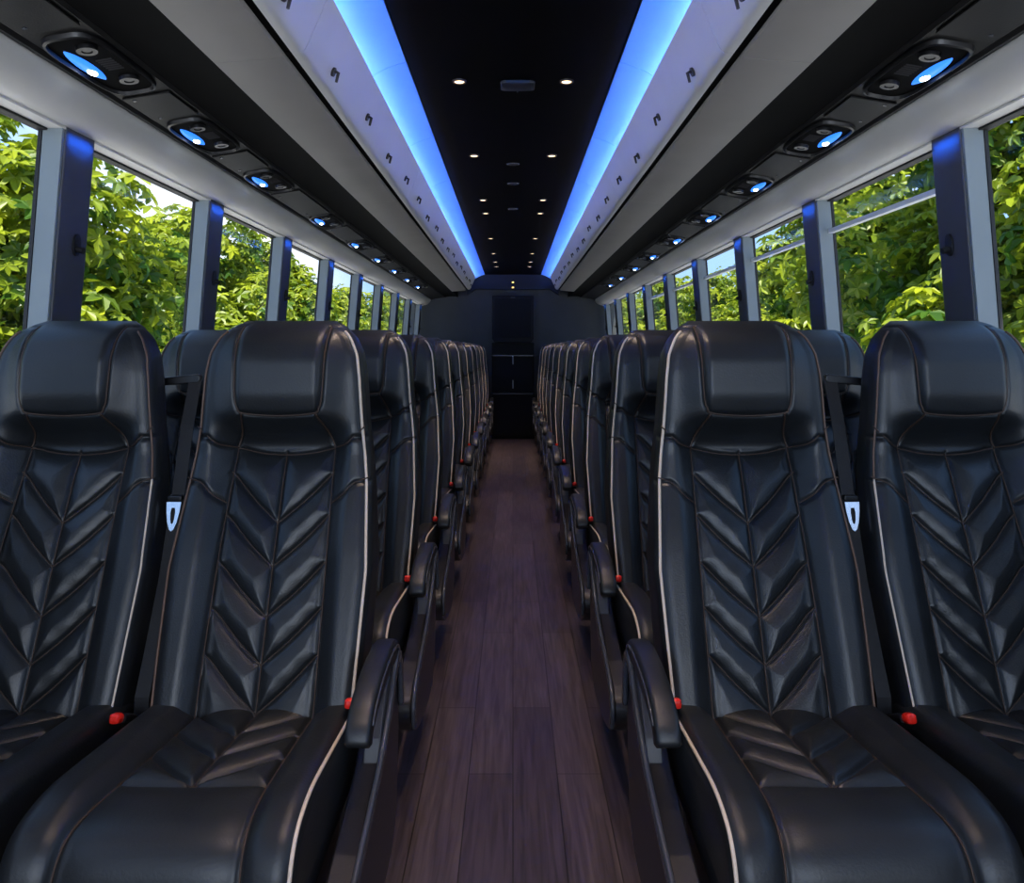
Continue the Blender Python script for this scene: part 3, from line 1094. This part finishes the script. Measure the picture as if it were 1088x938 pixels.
def seat_parts(root, kind, mir):
    """local +x points to the aisle (mirrored for the right-hand seats)"""
    def B(mb, name, m, parent=root, **kw):
        if mir:
            mb.mirror()
        return mb.build(name, m, parent, **kw)
    rb = split_regions(*BACK)
    back = B(rb['backrest'], 'backrest', M['leather'], angle=180)
    head = B(rb['headrest'], 'headrest', M['leather_smooth'], angle=180)
    pan = B(rb['quilted_panel'], 'quilted_panel', M['leather'], angle=180)
    # stitching laid into the seams
    for grp, par in (('quilt', pan), ('panel', back), ('shoulder', back), ('head', head)):
        mb = MB()
        for pts, g in BACK_SEAMS:
            if g == grp == 'shoulder':
                B(MB().tube(back_line(pts), .0018, 5), 'stitching', M['thread'], par, angle=180)
            elif g == grp:
                mb.tube(back_line(pts), .0015 if grp != 'head' else .0024, 5)
        if mb.v:
            B(mb, 'stitching', M['thread'], par, angle=180)
    rc = split_regions(*CUSH)
    cu = B(rc['cushion'], 'cushion', M['leather_smooth'], angle=180)
    cq = B(rc['quilted_seat_panel'], 'quilted_seat_panel', M['leather'], angle=180)
    for grp, par in (('quilt', cq), ('panel', cu)):
        mb = MB()
        for pts, g in CUSH_SEAMS:
            if g == grp:
                P = np.array(pts)
                y, z = cush_pt(P[:, 0], P[:, 1], .001)
                mb.tube([(P[k, 0], y[k], z[k]) for k in range(len(P))], .0018, 5)
        B(mb, 'stitching', M['thread'], par, angle=180)
    # piping: cream on the aisle edge, brown on the other
    zz = np.linspace(.44, 1.245, 90)
    for sg, mm, rr in ((1, M['piping'], .0034), (-1, M['brown_piping'], .0028)):
        pts = []
        for z in zz:
            hw = float(h_w(z))
            ye = float(back_y(np.array([sg * (hw - ER)]), np.array([z]), False)[0])
            a = math.radians(42)
            dep = min(ER * 1.15, max(0.004, (float(y_back(z)) - ye) * 0.5))
            pts.append((sg * (hw - ER + ER * math.sin(a) + .001), ye + dep * (1 - math.cos(a)) - .001, z))
        if kind == 'window' and sg > 0:
            B(MB().tube(pts[:52], .0024, 7), 'piping', mm, back, angle=180)
            B(MB().tube(pts[51:], .0026, 7), 'piping', M['brown_piping'], back, angle=180)
        else:
            B(MB().tube(pts, rr, 7), 'piping', mm, back, angle=180)
    if kind == 'aisle':
        pts = []
        for sv in np.linspace(.05, CLEN - .01, 70):
            y, z = cush_pt(CHW - CER, sv)
            ny, nz_ = cnorm(sv)
            a = math.radians(48)
            dd = CER * (1 - math.cos(a)) - .001
            pts.append((CHW - CER + CER * math.sin(a) + .001, float(y - ny * dd), float(z - nz_ * dd)))
        B(MB().tube(pts, .0034, 7), 'piping', M['piping'], cu, angle=180)
    # buckle with red button, beside the cushion on the aisle side
    bx, bz = (.217, .030) if kind == 'aisle' else (.245, 0)
    mb = MB().sweep([(bx, .06, .405 + bz), (bx, .02, .433 + bz), (bx, -.015, .450 + bz), (bx, -.03, .455 + bz)], None, [.010, .013, .014, .012], [.006, .008, .009, .008], seg=14)
    bk = B(mb, 'buckle', M['plastic'])
    mb = MB().sweep([(bx, -.0305, .456 + bz), (bx, -.040, .461 + bz), (bx, -.052, .465 + bz), (bx, -.056, .466 + bz)], None, [.009, .011, .010, .006], [.008, .0105, .0095, .005], seg=14)
    B(mb, 'release_button', M['red'], bk)
    # pedestal
    mb = MB().prism_x([(-.36, .335), (.06, .335), (.10, .25), (.06, .10), (-.22, .10), (-.30, .22)], -.17, .17)
    B(mb, 'pedestal', M['base'], smooth=False, bevel=.01)
    if kind == 'aisle':
        # side shroud with a trough-like ledge and raised rim
        prof = curve_pts([(.17, .36), (.155, .46), (.12, .515), (.07, .50), (.01, .455), (-.10, .40), (-.22, .365), (-.34, .335), (-.42, .315), (-.462, .285), (-.45, .235), (-.34, .17), (-.15, .125), (.05, .12), (.14, .18)], 6)
        mb = MB().prism_x([tuple(p) for p in prof], .238, .283)
        sh = B(mb, 'side_shroud', M['shroud'], bevel=.004)
        rimp = curve_pts([(.165, .40), (.155, .47), (.12, .525), (.07, .512), (.01, .467), (-.10, .412), (-.22, .377), (-.34, .347), (-.42, .327), (-.468, .288), (-.456, .235)], 8)
        mb = MB().sweep([(.289, p[0], p[1]) for p in rimp], None, [.0058] * len(rimp), [.014] * len(rimp), seg=10)
        B(mb, 'shroud_rim', M['rim'], sh, angle=180)
        # armrest, a padded bar on a grey link
        pa = curve_pts([(.125, .500), (.115, .528), (.085, .547), (.02, .556), (-.08, .553), (-.16, .540), (-.205, .520), (-.222, .494)], 6)
        n = len(pa)
        hw_ = [.0235] * n
        hh = [.021 + .006 * math.sin(PI * k / (n - 1)) for k in range(n)]
        hw_[0] = hw_[-1] = .019
        hh[0] = hh[-1] = .016
        mb = MB().sweep([(.268, p[0], p[1]) for p in pa], None, hw_, hh, seg=28, p=4.5)
        arm = B(mb, 'armrest', M['leather_smooth'], angle=60)
        mb = MB().sweep([(.2925, p[0], p[1] + .012) for p in pa[4:-4]], None, [.0016] * (n - 8), [.0035] * (n - 8), seg=8)
        B(mb, 'edge_strip', M['rim'], arm, angle=180)
        mb = MB().prism_x([(.10, .52), (.07, .535), (-.02, .50), (-.08, .44), (-.10, .40), (-.05, .405), (.02, .455), (.08, .49)], .252, .284)
        B(mb, 'armrest_link', M['link'], arm, smooth=False, bevel=.003)
    else:
        # shoulder belt in the gap between the two seats
        pc = [(.250, .335, 1.135), (.250, .285, 1.02), (.250, .232, .86), (.250, .165, .68), (.250, .09, .53), (.249, .055, .46), (.247, .05, .36)]
        P3 = [Vector(p) for p in pc]
        pts = []
        for i in range(len(P3) - 1):
            for t in np.linspace(0, 1, 6, endpoint=(i == len(P3) - 2)):
                pts.append(P3[i].lerp(P3[i + 1], float(t)))
        mb = MB()
        vs, fs = [], []
        for i, p in enumerate(pts):
            for (dx, dy) in ((-.0155, .0), (.0155, .0), (.0155, .002), (-.0155, .002)):
                vs.append((p.x + dx, p.y + dy, p.z))
        for i in range(len(pts) - 1):
            for k in range(4):
                fs.append((i * 4 + k, i * 4 + (k + 1) % 4, (i + 1) * 4 + (k + 1) % 4, (i + 1) * 4 + k)[::-1])
        mb.add(vs, fs)
        bl = B(mb, 'seat_belt', M['belt'], smooth=False)
        mb = MB().prism_y([(.170, 1.112), (.258, 1.118), (.263, 1.124), (.263, 1.136), (.258, 1.141), (.170, 1.132)], .328, .345)
        B(mb, 'belt_guide', M['plastic'], bl, smooth=False, bevel=.004)
        # tongue: bevelled crossbar and slotted plate
        mb = MB().box(.231, .265, .215, .231, .846, .860)
        B(mb, 'tongue_bar', M['plastic'], bl, smooth=False, bevel=.004)
        mb = MB()
        oc = [(.230, .845), (.264, .845), (.262, .822), (.258, .800), (.252, .784), (.247, .780), (.242, .784), (.236, .800), (.232, .822)]
        ic = [(.243, .832), (.251, .832), (.2525, .822), (.2515, .806), (.2495, .798), (.247, .796), (.2445, .798), (.2425, .806), (.2415, .822)]
        nn = len(oc)
        vs = []
        for yy in (.205, .208):
            vs += [(x, yy + (z - .80) * .25, z) for x, z in oc] + [(x, yy + (z - .80) * .25, z) for x, z in ic]
        fs = []
        for k in range(nn):
            k2 = (k + 1) % nn
            fs += [(k, k2, nn + k2, nn + k), (2 * nn + k2, 2 * nn + k, 3 * nn + k, 3 * nn + k2), (k2, k, 2 * nn + k, 2 * nn + k2), (nn + k, nn + k2, 3 * nn + k2, 3 * nn + k)]
        mb.add(vs, fs)
        B(mb, 'belt_tongue', M['chrome'], bl, smooth=False)


ROWS = 11
PITCH = 0.85
XC = {'aisle': .543, 'window': 1.040}
for s in (-1, 1):
    for kind in ('aisle', 'window'):
        lab0 = 'black quilted leather %s seat, %s row from the front, %s of the aisle'

        def lab(r):
            return lab0 % ('aisle' if kind == 'aisle' else 'window', ORD[r], SIDE[s])
        root = empty('coach_seat', (s * XC[kind], 1.60, 0.0), lab(0), 'seat', 'black leather coach seats')
        seat_parts(root, kind, s > 0)
        for r in range(1, ROWS):
            o = copy_tree(root)
            o.location = (s * XC[kind], 1.60 + PITCH * r, 0.0)
            o['label'] = lab(r)


# ------------------------------------------------------------------ outside: ground, trees, hedges
GZ = -1.35
struct('ground', MB().box(-60, 60, -20, 90, GZ - 0.2, GZ), M['paving'], 'unseen paving outside the coach, made pale to bounce light inside', 'ground', smooth=False)


def leaf_mesh(name, rng, blobs, ncl, size, nleaf=6):
    """palmate clusters of pointed leaves spread over the blobs of a crown"""
    V, Fc, T = [], [], []
    wts = np.array([b[3] ** 2 for b in blobs])
    wts /= wts.sum()
    pick = rng.choice(len(blobs), ncl, p=wts)
    for ci in range(ncl):
        bx, by, bz, br = blobs[pick[ci]]
        d = rng.normal(size=3)
        d /= np.linalg.norm(d)
        r = br * (0.72 + 0.34 * rng.random())
        c = np.array([bx, by, bz]) + d * r
        up = d * 0.7 + np.array([0, 0, 0.75]) + rng.normal(size=3) * 0.35
        up /= np.linalg.norm(up)
        a = np.cross(up, [1, 0.3, 0.1])
        a /= np.linalg.norm(a)
        b2 = np.cross(up, a)
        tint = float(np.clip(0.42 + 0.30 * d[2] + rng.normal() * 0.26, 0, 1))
        ph = rng.random() * 6.28
        sz = size * (0.7 + 0.6 * rng.random())
        for k in range(nleaf):
            an = ph + 6.283 * k / nleaf + rng.normal() * .15
            dr = a * math.cos(an) + b2 * math.sin(an)
            sd_ = np.cross(up, dr)
            L_ = sz * (0.8 + 0.4 * rng.random())
            o = len(V)
            droop = -up * L_ * (0.18 + 0.25 * rng.random())
            V += [c, c + dr * L_ * .45 + sd_ * L_ * .26 + up * L_ * .04, c + dr * L_ * .80 + sd_ * L_ * .17 + droop * .5, c + dr * L_ + droop, c + dr * L_ * .80 - sd_ * L_ * .17 + droop * .5, c + dr * L_ * .45 - sd_ * L_ * .26 + up * L_ * .04]
            Fc += [(o, o + 1, o + 2, o + 3), (o, o + 3, o + 4, o + 5)]
            T += [tint] * 6
    me = bpy.data.meshes.new(name)
    me.from_pydata([tuple(map(float, v)) for v in V], [], Fc)
    at = me.attributes.new('tint', 'FLOAT', 'POINT')
    at.data.foreach_set('value', np.array(T, dtype=np.float32))
    me.update()
    return me


def tree_proto(seed, m, height, rad, ncl, size):
    rng = np.random.default_rng(seed)
    root = empty('leafy_tree', (0, 0, 0))
    b = MB()
    fork = height * 0.32
    b.tube([(0, 0, 0), (0.03, 0.02, fork * .5), (0, 0.05, fork), (0.05, 0, height * .55), (0, 0, height * .85)], [.16, .13, .11, .07, .02], 10)
    blobs = []
    for k in range(22):
        an = rng.random() * 6.283
        zf = rng.random()
        rr = rad * (0.30 + 0.55 * rng.random()) * math.sin(PI * (0.15 + 0.72 * zf))
        z = height * (0.26 + 0.66 * zf)
        p = (rr * math.cos(an), rr * math.sin(an), z)
        blobs.append((*p, rad * (0.26 + 0.16 * rng.random())))
        b.tube([(0, 0, max(fork * .8, z * .6)), (p[0] * .5, p[1] * .5, z * .82), p], [.05, .03, .01], 6)
    blobs.append((0, 0, height * .55, rad * .55))
    b.build('trunk', M['bark'], root)
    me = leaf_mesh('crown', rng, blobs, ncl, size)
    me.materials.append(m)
    o = bpy.data.objects.new('crown', me)
    COL.objects.link(o)
    o.parent = root
    return root


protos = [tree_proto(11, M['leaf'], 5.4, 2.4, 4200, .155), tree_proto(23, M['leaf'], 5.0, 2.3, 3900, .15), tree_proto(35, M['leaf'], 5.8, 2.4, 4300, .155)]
far_protos = [tree_proto(47, M['leaf_dark'], 7.0, 3.4, 2600, .30)]
used = set()
rr = random.Random(5)


def place_tree(pl, k, x, y, sc, lab, grp):
    p = pl[k % len(pl)]
    key = p.name
    o = p if key not in used else copy_tree(p)
    used.add(key)
    o.location = (x, y, GZ)
    o.rotation_euler = (0, 0, rr.random() * 6.28)
    o.scale = (sc, sc, sc)
    tag(o, lab, 'tree', grp)


k = 0
for s in (-1, 1):
    y = 4.6
    for i in range(10):
        place_tree(protos, k, s * (6.3 + rr.random() * 0.8), y, (1.0 + rr.random() * .14) * (1.16 if s < 0 and i == 0 else 1.08 if (s < 0 and i == 1) or (s > 0 and i in (1, 2)) else 0.88),
                   '%s sunlit broad-leaved tree along the %s side, counted from the front' % (nth(i, 1), SIDE[s]), 'sunlit trees on the %s' % SIDE[s])
        k += 1
        y += 5.6
    y = 10.0
    for i in range(9):
        place_tree(far_protos, k, s * (15.5 + rr.random() * 2), y, 0.62 + rr.random() * .15,
                   '%s dark tree of the back row beyond the %s windows' % (ORD[i], SIDE[s]), 'dark trees behind on the %s' % SIDE[s])
        k += 1
        y += 7.4
